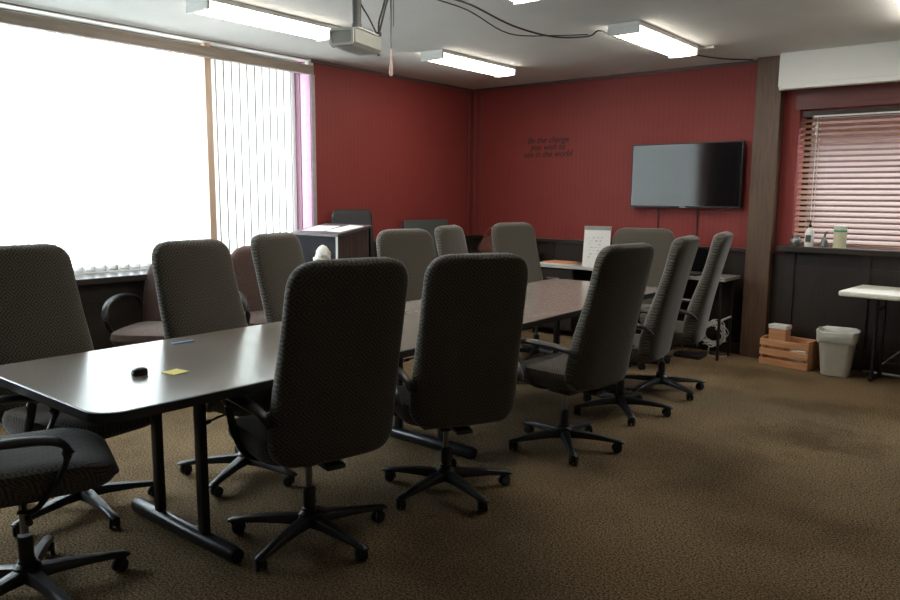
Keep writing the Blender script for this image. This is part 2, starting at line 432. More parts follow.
# slatted window
w = thing('window_2', '', ''); del w['label']; del w['category']; struct(w)
b = MB(); fy0, fy1 = YB + .22, YB + .27
b.box(BX0, BX1, fy0, fy1, BZ0, BZ0 + .05); b.box(BX0, BX1, fy0, fy1, BZ1 - .05, BZ1)
for x in (BX0, -.56, BX1 - .05): b.box(x, x + .05, fy0, fy1, BZ0, BZ1)
b.build('window_frame', M['dark_wood'], w, smooth=False)
MB().box(BX0 + .05, BX1 - .05, YB + .245, YB + .249, BZ0 + .05, BZ1 - .05).build('pane', M['glass'], w, smooth=False)
hb = thing('venetian_blind', 'brown wooden slatted blind lowered over the right hand window', 'blind', (0, YB + .05, BZ0))
MB().box(BX0 + .02, BX1 - .02, -.03, .03, 1.11, 1.16, .003).build('head_rail', M['dark_wood_h'], hb, smooth=False)
MB().box(BX0 + .10, BX1 - .02, -.034, -.029, 1.105, 1.118).build('valance_strip', M['metal_white'], hb, smooth=False)
b = MB(); z = .045
while z < 1.10:
    b.box(BX0 + .006, BX1 - .006, -.027, .027, -.0016, .0016, mat=Matrix.Translation((0, 0, z)) @ Matrix.Rotation(math.radians(33), 4, 'X'))
    z += .047
b.build('slats', M['slat'], hb, smooth=False)
MB().box(BX0 + .015, BX1 - .015, -.024, .024, .005, .022, .003).build('bottom_rail', M['slat'], hb, smooth=False)
for x in (BX0 + .14, -.98, -.3, .4):
    MB().tube([(x, -.027, .02), (x, -.027, 1.11)], .0022, 6).tube([(x + .01, .027, .02), (x + .01, .027, 1.11)], .0022, 6).build('ladder_cord', M['cable_white'], hb)
b = MB(); b.lathe([(.002, .012), (.010, .008), (.012, -.02), (.002, -.03)], 10, axis=Matrix.Translation((BX0 + .14, -.04, 1.03)))
b.lathe([(.002, .012), (.010, .008), (.012, -.02), (.002, -.03)], 10, axis=Matrix.Translation((BX0 + .14, -.04, .98))); b.build('cord_tassel', M['cable_white'], hb)

# dark backdrop added outside the slatted window so the slat gaps stay dark
struct(MB().box(BX0 - 2.2, BX1 + 2.5, YB + 1.9, YB + 1.98, -.5, 2.65).build('outside_backdrop', plain('dark_backdrop', (.04, .014, .012), .8, var=.2, scale=4), smooth=False))
# ground outside both windows
struct(MB().box(-60, 40, -40, 60, -.9, -.5).build('ground_outside', M['ground'], smooth=False))

# ------------------------------------------------------------------ ceiling lights
def light_fixture(name, label, loc):
    t = thing(name, label, 'ceiling light', loc, 0, 'wraparound fluorescent fixtures')
    MB().box(-.12, .12, -.55, .55, -.03, 0, .004).build('housing', M['metal_white'], t, smooth=False)
    prof = [(-.112, -.031), (-.112, -.045), (-.098, -.068), (-.06, -.078), (.06, -.078), (.098, -.068), (.112, -.045), (.112, -.031)]
    MB().loft([[(x, y, z) for x, z in prof] for y in (-.53, .53)]).build('lens', M['lens'], t)
    for s in (-1, 1):
        MB().box(-.12, .12, s * .54 - .0125, s * .54 + .0125, -.080, -.03, .004).build('end_cap', M['metal_white'], t, smooth=False)
    return t
L0 = light_fixture('fluorescent_light', 'fluorescent ceiling light nearest the long window, left of the projector', (-4.31, 3.31, H))
dup(L0, (-4.24, 5.49, H), 0, 'fluorescent ceiling light near the back left corner, right of the projector')
dup(L0, (-2.50, 5.53, H), 0, 'fluorescent ceiling light nearest the wooden post with a cable running past it')
dup(L0, (-2.53, 3.31, H), 0, 'fluorescent ceiling light cut by the top edge right of the projector')
dup(L0, (-.76, 5.60, H), 0, 'fluorescent ceiling light just showing at the top right corner')

# ceiling cables
b = MB()
b.tube([(-2.62, 3.0, H - .02), (-2.95, 3.45, H - .03), (-2.9, 3.75, H - .06), (-2.86, 4.15, H - .12), (-2.80, 4.55, H - .13), (-2.70, 4.85, H - .09), (-2.66, 4.95, H - .04), (-2.67, 5.3, H - .05), (-2.64, 5.7, H - .06), (-2.55, 6.15, H - .03), (-2.38, 6.6, H - .03), (-2.2, 6.88, H - .02)], .006, 6, smooth=6)
b.tube([(-2.66, 3.0, H - .02), (-3.05, 3.40, H - .02), (-2.97, 3.8, H - .07), (-2.93, 4.2, H - .15), (-2.83, 4.6, H - .11), (-2.72, 4.88, H - .07)], .004, 6, smooth=6)
tag(b.build('ceiling_cable', M['cable']), 'dark cables drooping along the ceiling between two fluorescent lights', 'cable')
tag(MB().box(-2.5, -2.28, 6.15, 6.19, -.018, 0, .003).build('cable_raceway', M['white_paint'], smooth=False), 'short white cable cover on the ceiling beside the post', 'cable cover', loc=(0, 0, H - .0005))

# ------------------------------------------------------------------ executive chairs
def back_ring(z, Ht, Wm=1., Zb=.40, W=.255, Wt=.235, r=.10, rb=.10):
    t = (z - Zb) / (Ht - Zb)
    W *= Wm; Wt *= Wm
    hw = W + (Wt - W) * max(0, t - .2) / .8
    e = 1.
    if z > Ht - r:
        q = r - (Ht - z); hw = hw - r + math.sqrt(max(0, r * r - q * q)); 
    if z > Ht - .035: e = math.sqrt(max(.0, 1 - ((z - Ht + .035) / .035) ** 2))
    if z < Zb + rb: q = rb - (z - Zb); hw = hw - rb + math.sqrt(max(0, rb * rb - q * q))
    if z < Zb + .03: e = math.sqrt(max(0., 1 - ((Zb + .03 - z) / .03) ** 2))
    xr = -.27 - .17 * t ** 1.3
    th = .115 - .025 * t + .012 * math.sin(t * PI * 2.2)
    return xr, hw, th, max(e, .15)

def make_back(Ht, Wm=1., expo=5.):
    Zb = .40; zs = []
    n = 34
    for i in range(n + 1):
        u = i / n; u = .5 - .5 * math.cos(PI * u) if True else u
        zs.append(Zb + (Ht - Zb) * (.35 * (i / n) + .65 * u))
    rings = []
    for z in zs:
        xr, hw, th, e = back_ring(z, Ht, Wm); ring = []
        cx = xr + th / 2
        for k in range(36):
            a = 2 * PI * k / 36; c, s = math.cos(a), math.sin(a)
            x = math.copysign(abs(c) ** (2 / 3.2), c) * th / 2 * e; y = math.copysign(abs(s) ** (2 / expo), s) * hw
            # pillow: the sitting side swells, the rear is gently curved
            wv = 1 - (abs(y) / hw) ** 2 if hw > 0 else 0
            if x > 0: x += .012 * wv * e
            else: x -= .018 * wv * e
            ring.append((cx + x + .0 * wv, y, z))
        rings.append(ring)
    b = MB(); b.loft(rings); return b

def make_chair(name, label, Ht=1.205, Wm=1., spin=0.3, fabric='fabric', group='high-back conference chairs'):
    t = thing(name, label, 'chair', group=group)
    make_back(Ht, Wm).build('backrest', M[fabric], t)
    # seat cushion with rounded front
    rings = []
    prof = [(.398, .22, .215), (.405, .255, .245), (.43, .27, .258), (.462, .272, .260), (.485, .263, .250), (.497, .235, .222), (.500, .15, .15)]
    for z, hx, hy in prof: rings.append([(px, py, pz - .025 * max(0, (px - .12) / .15) ** 2 * (1 if z > .45 else 0) + .012 * (abs(py) / .25) ** 2 * (1 if z > .47 else 0)) for px, py, pz in rrect(.035, 0, hx, hy, min(.125, hx * .55), z, 7)])
    MB().loft(rings).build('seat', M['fabric_seat'] if fabric == 'fabric' else M[fabric], t)
    b = MB(); b.box(-.16, .16, -.17, .17, .372, .40, .008); b.box(-.08, .08, -.06, .06, .325, .373, .01); b.build('mechanism', M['black_plastic'], t)
    MB().tube([(.0, -.06, .35), (.0, -.17, .345), (.01, -.235, .34)], .006, 8).tube([(.008, -.225, .34), (.012, -.265, .338)], .012, 8).build('lever', M['black_plastic'], t)
    MB().box(-.25, -.10, -.04, .04, .362, .384, .006).build('back_bracket', M['black_plastic'], t)
    MB().lathe([(.014, .20), (.014, .34)], 16).build('gas_lift', M['chrome'], t)
    MB().lathe([(.030, .10), (.030, .135), (.026, .14), (.026, .215), (.022, .225)], 18).build('column_cover', M['black_plastic'], t)
    MB().lathe([(.02, .062), (.047, .066), (.050, .085), (.046, .112), (.032, .124), (.02, .124)], 20).build('base_hub', M['black_plastic'], t)
    for s in (-1, 1):
        w = .275 * (1 + (Wm - 1) * .6)
        b = MB()
        b.tube([(-.27, s * (w - .01), .60), (-.235, s * w, .635), (-.16, s * (w + .012), .655), (-.02, s * (w + .02), .660), (.09, s * (w + .016), .648), (.135, s * (w + .008), .610), (.125, s * w, .55), (.08, s * (w - .008), .47), (.03, s * (w - .03), .405), (-.01, s * (w - .09), .385)],
               [.016, .020, .027, .030, .028, .022, .018, .018, .018, .014], 10, flat=.55, smooth=4, up=Vector((0, s, 0)) if False else Vector((0, 0, 1)))
        b.build('armrest', M['black_plastic'], t)
    for k in range(5):
        a = spin + 2 * PI * k / 5; c, s = math.cos(a), math.sin(a)
        rings = []
        for r, zt, zb, hw in ((.035, .108, .062, .030), (.10, .104, .066, .026), (.20, .094, .064, .022), (.28, .082, .060, .020), (.330, .074, .056, .020), (.347, .066, .058, .014)):
            rings.append([(r * c + px * -s, r * s + px * c, pz) for px, pz in ((-hw, zb), (-hw, (zb + zt) / 2), (-hw * .7, zt - .003), (0, zt), (hw * .7, zt - .003), (hw, (zb + zt) / 2), (hw, zb))])
        lg = MB().loft(rings).build('leg', M['black_plastic'], t)
        ca = a + random.uniform(-1.2, 1.2)
        mt = Matrix.Translation((.322 * c, .322 * s, 0)) @ Matrix.Rotation(ca, 4, 'Z')
        b = MB()
        for sy in (-1, 1):
            wheel = [(.006, -.0085), (.018, -.0085), (.0245, -.006), (.0258, 0), (.0245, .006), (.018, .0085), (.006, .0085)]
            b.lathe(wheel, 16, axis=mt @ Matrix.Translation((-.018, sy * .014, .0262)) @ Matrix.Rotation(PI / 2, 4, 'X'))
        b.box(-.03, .012, -.006, .006, .02, .052, .003, mat=mt)
        b.tube([mt @ Vector((0, 0, .045)), mt @ Vector((0, 0, .066))], .008, 8)
        b.build('caster', M['rubber'], lg)
    return t

G = 'high-back conference chairs'
ch = [ # x, y, rot deg, foot angle, label
 (-2.350, 1.955, 165, 70, 'nearest high-back chair seen from behind, right of the yellow note'),
 (-2.233, 2.722, 150, 54, 'high-back chair seen squarely from behind, second along the near side'),
 (-2.120, 3.670, 172, 21, 'high-back chair turned left with armrest showing, middle of the near side'),
 (-2.190, 4.530, 189, 21, 'high-back chair seen almost edge on, fourth along the near side'),
 (-2.210, 5.250, 193, 45, 'high-back chair seen edge on, nearest the wooden post'),
 (-3.37, 1.47, 8, 69, 'high-back chair cut by the left edge of the photo, window side of the table'),
 (-3.17, 2.22, 5, 8, 'high-back chair on the window side beside the blue strip on the table'),
 (-3.46, 3.06, 17, 30, 'high-back chair on the window side, left of the white waste basket'),
 (-3.29, 3.88, 346, 10, 'high-back chair on the window side in front of the lectern side and grey board'),
 (-3.47, 4.80, 15, 50, 'far high-back chair on the window side, left of the brown bag'),
 (-3.51, 5.54, 341, 0, 'farthest high-back chair on the window side, right of the brown bag'),
]
def spin_base(root, deg):
    for c in root.children:
        if c.name.split('.')[0] == 'leg': c.rotation_euler.z = math.radians(deg) - root.rotation_euler.z
base = make_chair('conference_chair', ch[0][4], spin=0.)
base.location = (ch[0][0], ch[0][1], 0); base.rotation_euler.z = math.radians(ch[0][2]); spin_base(base, ch[0][3])
for x, y, a, sp_, lb in ch[1:]: spin_base(dup(base, (x, y, 0), math.radians(a), lb), sp_)
hd = dup(base, (-2.78, 1.0, 0), math.radians(71), 'near chair at the table head, only its seat, armrest and base in view')
spin_base(hd, 2)
for c in hd.children:
    if c.name.split('.')[0] in ('seat', 'mechanism', 'lever', 'back_bracket', 'backrest', 'gas_lift'): c.location.z = .035
hc = make_chair('conference_chair', 'wide square-shouldered chair at the far head of the table below the television', 1.165, 1.16, .5)
hc.location = (-2.82, 6.02, 0); hc.rotation_euler.z = math.radians(285)

base.scale = (1.03, 1.03, 1)
for c in base.children:
    if c.name.split('.')[0] in ('seat', 'mechanism', 'lever', 'back_bracket', 'backrest', 'gas_lift'): c.location.z = .016

# ------------------------------------------------------------------ conference table
TX0, TX1, TY0, TY1 = -3.33, -2.285, 1.08, 5.55
t = thing('conference_table', 'long grey-brown laminate conference table running through the middle of the room', 'table', (0, 0, 0))
def table_outline(d=0.):
    r = .085; pts = []
    def arc(cx, cy, a0, a1, rr, n=8):
        for k in range(n + 1):
            a = a0 + (a1 - a0) * k / n; pts.append((cx + (rr + d) * math.cos(a), cy + (rr + d) * math.sin(a)))
    arc(TX0 + r, TY0 + r, PI, 1.5 * PI, r)
    arc(TX1 - .03 - .10, TY0 + .10, 1.5 * PI, 2 * PI, .10)
    for y in (1.8, 2.4, 3.0, 3.6, 4.2, 4.8): pts.append((TX1 - .03 + .04 * math.sin((y - TY0) / (TY1 - TY0) * PI) + d, y))
    arc(TX1 - r, TY1 - r, 0, PI / 2, r); arc(TX0 + r, TY1 - r, PI / 2, PI, r)
    return pts
MB().prism(table_outline(), .708, .741).build('tabletop', M['laminate'], t)
o = table_outline(); o2 = table_outline(.006)
b = MB(); b.loft([[(x, y, .705) for x, y in o], [(x, y, .706) for x, y in o2], [(x, y, .738) for x, y in o2], [(x, y, .7405) for x, y in o], [(x, y, .705) for x, y in table_outline(-.004)]], cap=False); b.build('edge_band', M['edge_black'], t)
for fy in (1.615, 3.15, 4.95):
    lf = MB().tube([(-3.16, fy, .036), (-3.14, fy, .036), (-2.40, fy, .036), (-2.38, fy, .036)], [.028, .034, .034, .028], 14).build('foot_bar', M['leg_black'], t)
    for px in (-2.95, -2.61):
        MB().box(px - .022, px + .022, fy - .018, fy + .018, .05, .705, .006).build('leg', M['leg_black'], t)
    MB().box(-3.12, -2.42, fy - .025, fy + .025, .685, .707, .004).build('cross_rail', M['leg_black'], t)
MB().box(-2.815, -2.785, 1.6, 4.97, .62, .70, .004).build('stretcher_rail', M['leg_black'], t)

# things on the table
b = MB(); b.loft([rrect(0, 0, .036, .02, .014, 0), rrect(0, 0, .038, .022, .015, .008), rrect(.002, 0, .034, .019, .014, .022), rrect(.004, 0, .02, .012, .01, .027)]); 
rm = thing('voting_clicker', 'small black clicker lying on the table beside the yellow note', 'remote', (-2.74, 1.44, .7415), 1.5)
rm.scale = (.8, .9, 1.1)
b.build('clicker_body', M['black_plastic'], rm)
for dx in (-.012, .004, .018): MB().lathe([(.005, .0), (.005, .004), (.002, .005)], 10, axis=Matrix.Translation((dx, 0, .0235))).build('button', M['proj_light'], rm)
tag(MB().box(-.038, .038, -.038, .038, 0, .003, .001).build('sticky_note', M['yellow'], smooth=False), 'square yellow sticky note on the near end of the table', 'note', loc=(-2.675, 1.555, .7415), rz=.15)
tag(MB().box(-.055, .055, -.012, .012, 0, .006, .002).build('pen_sleeve', M['blue'], smooth=False), 'blue strip lying at the window side edge of the table', 'pen', loc=(-3.19, 1.90, .7415), rz=1.5)

# ------------------------------------------------------------------ brown reception chairs by the window
def reception(name, label, loc, rz):
    t = thing(name, label, 'chair', loc, rz, 'brown armchairs by the window')
    rings = []
    for z, hx, hy in ((.36, .20, .22), (.375, .25, .265), (.41, .268, .28), (.45, .26, .27), (.47, .22, .23), (.476, .12, .13)): rings.append(rrect(.0, 0, hx, hy, min(.13, hx * .6), z, 7))
    MB().loft(rings).build('seat', M['brown_fabric'], t)
    rings = []
    for i in range(25):
        u = i / 24; z = .44 + .52 * u; hw = .235 + .02 * math.sin(u * PI) - .05 * u * u; r = .2
        if u > .6: q = (u - .6) / .4; hw = .06 + (hw - .06) * math.sqrt(max(0, 1 - q ** 2.4))
        e = math.sqrt(max(.02, 1 - ((u - .9) / .1) ** 2)) if u > .9 else 1
        cx = -.24 - .11 * u
        rings.append([(cx + math.copysign(abs(math.cos(a)) ** .7, math.cos(a)) * .045 * e, math.copysign(abs(math.sin(a)) ** .5, math.sin(a)) * hw, z) for a in [2 * PI * k / 28 for k in range(28)]])
    MB().loft(rings).build('backrest', M['brown_fabric'], t)
    for s in (-1, 1):
        MB().tube([(-.28, s * .25, .56), (-.24, s * .285, .63), (-.10, s * .30, .665), (.06, s * .30, .66), (.17, s * .295, .62), (.21, s * .285, .54), (.17, s * .27, .46), (.08, s * .25, .39)], [.018, .022, .026, .026, .024, .02, .018], 10, flat=.6, smooth=4).build('armrest', M['black_plastic'], t)
        for sx in (-1, 1):
            MB().tube([(sx * .17, s * .2, .37), (sx * .25, s * .25, .0)], .013, 10).build('leg', M['leg_black'], t)
    MB().box(-.19, .19, -.21, .21, .34, .365, .006).build('seat_frame', M['leg_black'], t)
    return t
R0 = reception('reception_chair', 'brown fabric armchair under the long window, left one with its armrest showing', (-4.93, 2.76, 0), math.radians(-55))
R0.scale = (1, 1, 1.07)
dup(R0, (-4.78, 3.62, 0), math.radians(-12), 'brown fabric armchair under the long window, right one mostly hidden behind a conference chair')

# ------------------------------------------------------------------ lectern and things around it
t = thing('lectern', 'dark lectern with a pale slanted top standing between window and left wall', 'lectern', (-4.60, 4.18, 0))
b = MB()
prof = [(0, 1.10), (.38, 1.17)]
b.box(-.58, -.56, 0, .38, 0, 1.10); b.box(-.56, 0, .36, .38, 0, 1.16); b.box(-.56, -.02, .0, .36, .06, .08); b.box(-.56, -.02, .0, .36, .60, .62); b.build('carcass', M['lectern_dark'], t, smooth=False)
MB().box(-.56, -.02, .0, .018, .08, 1.10).build('front_panel', M['lectern_dark'], t, smooth=False)
b = MB(); b.loft([[(-.018, 0, 0), (-.018, .38, 0), (-.018, .38, 1.165), (-.018, 0, 1.105)], [(0, 0, 0), (0, .38, 0), (0, .38, 1.165), (0, 0, 1.105)]]); b.build('side_panel', M['lectern_brown'], t, smooth=False)
b = MB(); b.loft([[(-.59, -.01, 1.10), (.01, -.01, 1.10), (.01, .39, 1.168), (-.59, .39, 1.168)], [(-.59, -.01, 1.12), (.01, -.01, 1.12), (.01, .39, 1.188), (-.59, .39, 1.188)]]); b.build('slanted_top', M['lectern_top'], t, smooth=False)
MB().box(-.018, .004, -.006, .0, 0, 1.10).build('edge_strip', M['proj_light'], t, smooth=False)
mt = Matrix.Rotation(math.atan2(.068, .40), 4, 'X')
for i, (dx, dy, r_, w, h, lb) in enumerate(((-.40, .17, .1, .26, .21, 'white open sheets lying on the lectern top, left pile'), (-.125, .20, -.12, .20, .26, 'white sheet of paper on the right of the lectern top'))):
    z = 1.1215 + (dy + .01) * .068 / .40
    o = MB().box(-w / 2, w / 2, -h / 2, h / 2, 0, .004, mat=mt @ Matrix.Rotation(r_, 4, 'Z')).build('paper_sheet', M['paper'], smooth=False)
    tag(o, lb, 'paper', loc=(-4.60 + dx, 4.18 + dy, z))
# waste basket with crumpled liner on a stool
st = thing('stool', 'dark stool in front of the lectern mostly hidden by chairs', 'stool', (-4.36, 3.75, 0))
MB().lathe([(.02, .72), (.16, .72), (.165, .74), (.16, .76), (.02, .76)], 24).build('stool_seat', M['leg_black'], st)
for k in range(4):
    a = PI / 4 + k * PI / 2; MB().tube([(.11 * math.cos(a), .11 * math.sin(a), .72), (.17 * math.cos(a), .17 * math.sin(a), 0)], .012, 8).build('leg', M['leg_black'], st)
wb = thing('waste_basket', 'small white basket with crumpled white liner in front of the lectern', 'waste basket', (-4.33, 3.77, .7605))
wb.scale = (.70, .70, 1.04)
MB().lathe([(.002, 0), (.075, 0), (.08, .01), (.095, .20), (.09, .205), (.075, .02), (.002, .015)], 24).build('basket_body', M['bin'], wb)
rings = []
for i in range(9):
    u = i / 8; rr = .085 * math.sqrt(max(.01, 1 - u ** 2.2))
    rings.append([((.02 + (rr * (1 + .16 * math.sin(5 * 2 * PI * k / 26 + i) + .08 * random.random())) * math.cos(2 * PI * k / 26)), (rr * (1 + .13 * math.sin(7 * 2 * PI * k / 26 + 2 * i))) * math.sin(2 * PI * k / 26), .18 + .11 * u + .006 * random.random()) for k in range(26)])
MB().loft(rings).build('crumpled_liner', M['liner'], wb)

# leather chair behind the lectern
t = thing('task_chair', 'black low-back chair whose top shows above the lectern', 'chair', (-5.00, 4.90, 0), math.radians(-14))
t.scale = (1, 1, 1.05)
MB().box(-.24, .24, -.24, .24, .56, .64, .03, 3).build('seat', M['leather'], t)
rings = []
for z, hw, e in ((.72, .21, .4), (.74, .225, 1), (.95, .23, 1), (1.20, .22, 1), (1.235, .20, .8), (1.245, .18, .3)): rings.append([(-.24 - .05 * (z - .7) + math.copysign(abs(math.cos(a)) ** .6, math.cos(a)) * .025 * e, math.copysign(abs(math.sin(a)) ** .3, math.sin(a)) * hw, z) for a in [2 * PI * k / 28 for k in range(28)]])
MB().loft(rings).build('backrest', M['leather'], t)
MB().tube([(-.20, 0, .58), (-.27, 0, .64), (-.265, 0, .80)], .018, 8, smooth=3).build('back_bar', M['leg_black'], t)
MB().lathe([(.025, .06), (.025, .57)], 14).build('column', M['leg_black'], t)
for k in range(5):
    a = .4 + 2 * PI * k / 5; MB().tube([(0, 0, .08), (.27 * math.cos(a), .27 * math.sin(a), .03)], [.025, .028], 8).build('leg', M['leg_black'], t)
# grey board leaning in the corner
t = thing('display_board', 'dark grey board standing against the left wall near the corner', 'board', (-5.25, 6.10, 0))
MB().box(-.015, .015, -.36, .36, .35, 1.185, .003, mat=Matrix.Rotation(math.radians(-3), 4, 'Y')).build('board_panel', M['panel_grey'], t, smooth=False)
for s in (-1, 1): MB().box(-.02, .02, s * .3 - .02, s * .3 + .02, .0, .36, .003).box(-.12, .12, s * .3 - .02, s * .3 + .02, 0, .03, .003).build('foot', M['leg_black'], t, smooth=False)

# ------------------------------------------------------------------ furniture along the back wall
t = thing('storage_cabinet', 'dark low cabinet in the back corner carrying the brown bag', 'cabinet', (-4.75, 6.73, 0))
MB().box(-.38, .38, -.22, .22, .05, .80, .004).build('cabinet_body', M['dark_wood'], t, smooth=False)
MB().box(-.40, .40, -.24, .23, .80, .83, .004).build('cabinet_top', M['dark_wood_h'], t, smooth=False)
for s in (-1, 1):
    d = MB().box(s * .19 - .18, s * .19 + .18, -.236, -.221, .08, .78, .004).build('door', M['dark_wood'], t, smooth=False)
    MB().lathe([(.008, 0), (.013, .01), (.012, .02), (.003, .024)], 12, axis=Matrix.Translation((s * .04, -.236, .5)) @ Matrix.Rotation(PI / 2, 4, 'X')).build('knob', M['chrome'], d)
MB().box(-.36, .36, -.19, .2, 0, .05).build('plinth', M['black_plastic'], t, smooth=False)
t = thing('handbag', 'brown soft bag with tan straps on the cabinet in the back corner', 'bag', (-4.80, 6.62, .831), .15)
rings = []
for i in range(11):
    u = i / 10; hx = .15 - .04 * u ** 2 + .012 * math.sin(u * 5); hy = .07 * (1 - .75 * u ** 2); rings.append(rrect(0, 0, hx * (1 if 0 < i < 10 else .9), hy, min(hy * .8, .05), .17 * u, 4))
MB().loft(rings).build('bag_body', M['bag'], t)
MB().tube([(-.09, -.055, .10), (-.06, -.04, .19), (.0, -.02, .27), (.06, -.04, .20), (.10, -.06, .10)], .013, 8, smooth=4, flat=.4).build('strap', M['tan'], t)
MB().tube([(-.11, .04, .10), (-.02, .03, .18), (.03, .02, .22), (.11, .04, .10)], .010, 8, smooth=4, flat=.4).build('strap', M['tan'], t)

def desk(name, label, x0, x1, y0, y1, drawers):
    t = thing(name, label, 'desk', ((x0 + x1) / 2, (y0 + y1) / 2, 0)); hx = (x1 - x0) / 2; hy = (y1 - y0) / 2
    MB().box(-hx, hx, -hy, hy, .715, .745, .003).build('desktop', M['laminate_light'] if drawers else M['laminate_dim'], t, smooth=False)
    for s in ((-1, 1) if drawers else (-1,)): MB().box(s * (hx - .03) - .012, s * (hx - .03) + .012, -hy + .03, hy, 0, .715).build('end_panel', M['dark_wood'], t, smooth=False)
    if not drawers:
        for yy in (-hy + .06, hy - .05): MB().tube([(hx - .05, yy, 0), (hx - .05, yy, .715)], .014, 8).build('leg', M['leg_black'], t)
    MB().box(-hx + .05, hx - .05, hy - .04, hy - .02, .15, .715).build('modesty_panel', M['dark_wood'], t, smooth=False)
    if drawers:
        MB().box(-hx + .045, -hx + .50, -hy + .05, hy - .05, .06, .712).build('drawer_pedestal', M['dark_wood'], t, smooth=False)
        for k in range(3):
            d = MB().box(-hx + .05, -hx + .495, -hy + .03, -hy + .048, .08 + .21 * k, .275 + .21 * k, .003).build('drawer', M['dark_wood'], t, smooth=False)
            MB().box(-hx + .20, -hx + .34, -hy + .012, -hy + .029, .18 + .21 * k, .192 + .21 * k, .003).build('handle', M['grey_metal'], d, smooth=False)
    return t
M['laminate_dim'] = plain('grey_desk_laminate', (.25, .24, .22), .3, var=.04)
M['laminate_light'] = plain('pale_desk_laminate', (.52, .51, .48), .3, var=.04)
desk('side_desk', 'pale-topped desk with dark drawers against the back wall left of the television', -4.28, -3.18, 6.60, 6.965, True)
desk('side_desk', 'pale-topped desk beside the wooden post with the laptop on it', -3.05, -2.20, 6.50, 6.905, False)
tag(MB().box(-.19, .19, -.12, .12, 0, .012, .002).build('folder', M['paper'], smooth=False), 'white folder on the back desk under an orange one', 'folder', loc=(-4.0, 6.76, .7455), rz=.1)
tag(MB().box(-.17, .17, -.11, .11, 0, .012, .002).build('folder', M['orange'], smooth=False), 'orange folder on the back desk topmost of its pile', 'folder', loc=(-3.99, 6.76, .758), rz=-.05)
# flip pad
t = thing('flip_pad', 'white tabletop flip pad with faint scribbles standing on the back desk', 'flip chart', (-3.58, 6.72, .7455), math.radians(14))
rt = Matrix.Rotation(math.radians(-9), 4, 'X')
MB().box(-.135, .135, 0, .012, 0, .40, .003, mat=rt).build('pad', M['paper'], t, smooth=False)
MB().box(-.138, .138, -.004, .016, .37, .41, .003, mat=rt).build('binding', M['grey_metal'], t, smooth=False)
MB().box(-.13, .13, .0, .008, 0, .36, .002, mat=Matrix.Translation((0, .135, 0)) @ Matrix.Rotation(math.radians(10), 4, 'X')).build('stand_leaf', M['dark_grey'], t, smooth=False)
b = MB(); rr = random.Random(3)
for row in range(7):
    z = .29 - row * .033; x = -.085 + .02 * (row % 2)
    while x < .06 - .01 * row:
        l = rr.uniform(.012, .03)
        b.box(x, x + l, -.0015, 0, z + rr.uniform(-.006, .006), z + .004 + rr.uniform(0, .006), mat=rt); x += l + rr.uniform(.01, .028)
b.build('scribbles', plain('pencil_grey', (.5, .5, .48), .8), t, smooth=False)
# laptop
t = thing('laptop', 'open black laptop on the desk beside the wooden post', 'laptop', (-2.62, 6.66, .7455), math.radians(-6))
MB().box(-.17, .17, -.12, .12, 0, .018, .004).build('keyboard_base', M['black_plastic'], t, smooth=False)
MB().box(-.17, .17, 0, .008, 0, .225, .003, mat=Matrix.Translation((0, .115, .018)) @ Matrix.Rotation(math.radians(-14), 4, 'X')).build('screen_lid', M['tv_screen'], t, smooth=False)
MB().box(-.135, .135, -.06, .09, .018, .0195).build('keys', M['dark_grey'], t, smooth=False)
# cable tangle under the desk
b = MB(); rr = random.Random(5)
for k in range(9):
    pts = []; cx, cy, cz = -.0, 0, .21
    for j in range(9):
        a = j * .9 + k; pts.append((cx + (.07 + .05 * rr.random()) * math.cos(a) , cy + .06 * math.sin(a * 1.3), cz + (.07 + .06 * rr.random()) * math.sin(a)))
    b.tube(pts, .005, 6, smooth=4)
b.tube([(.02, 0, .25), (.06, 0, .33), (.10, .02, .36), (.14, .03, .38)], .010, 6, smooth=4)
b.tube([(-.02, 0, .12), (-.05, .02, .006), (.05, .0, .006), (.11, .05, .006)], .005, 6, smooth=4)
tag(b.build('cable_bundle', M['cable_white']), 'tangled white cables under the desk beside the post', 'cable', loc=(-2.35, 6.72, 0))
tag(MB().box(-.12, .12, -.09, .09, 0, .035, .006).build('power_strip_box', M['black_plastic']), 'black power box on the floor under the desk cables', 'power strip', loc=(-2.50, 6.56, 0))

# television
t = thing('television', 'black flat television mounted on the red back wall', 'television', (-2.795, YB, 1.65))
MB().box(-.54, .54, -.085, -.045, -.305, .305, .006).build('television_case', M['tv_bezel'], t, smooth=False)
MB().box(-.527, .527, -.087, -.0845, -.285, .293).build('screen', M['tv_screen'], t, smooth=False)
MB().box(-.2, .2, -.045, 0, -.15, .15).build('wall_bracket', M['dark_grey'], t, smooth=False)
MB().box(-.03, .03, -.089, -.086, -.301, -.292).build('badge', M['proj_light'], t, smooth=False)
MB().tube([(-.28, -.03, -.3), (-.27, -.012, -.4), (-.275, -.01, -.66)], .005, 6, smooth=3).build('power_cord', M['cable'], t)
MB().tube([(.13, -.03, -.3), (.12, -.012, -.42), (.125, -.01, -.66)], .006, 6, smooth=3).build('signal_cord', M['cable'], t)

# wall lettering
cu = bpy.data.curves.new('lettering', 'FONT'); cu.body = 'Be the change\nyou wish to\nsee in the world'; cu.size = .092; cu.align_x = 'CENTER'; cu.shear = .35; cu.space_line = .82; cu.extrude = .001; cu.offset = .0012
tmp = bpy.data.objects.new('tmp', cu); COL.objects.link(tmp); bpy.context.view_layer.update()
me = bpy.data.meshes.new_from_object(tmp.evaluated_get(bpy.context.evaluated_depsgraph_get())); bpy.data.objects.remove(tmp)
me.materials.clear(); me.materials.append(M['ink'])
o = bpy.data.objects.new('wall_lettering', me); COL.objects.link(o); o.location = (-4.37, YB - .0015, 2.02); o.rotation_euler = (PI / 2, 0, 0)
tag(o, 'dark script lettering in three lines on the red back wall', 'lettering')

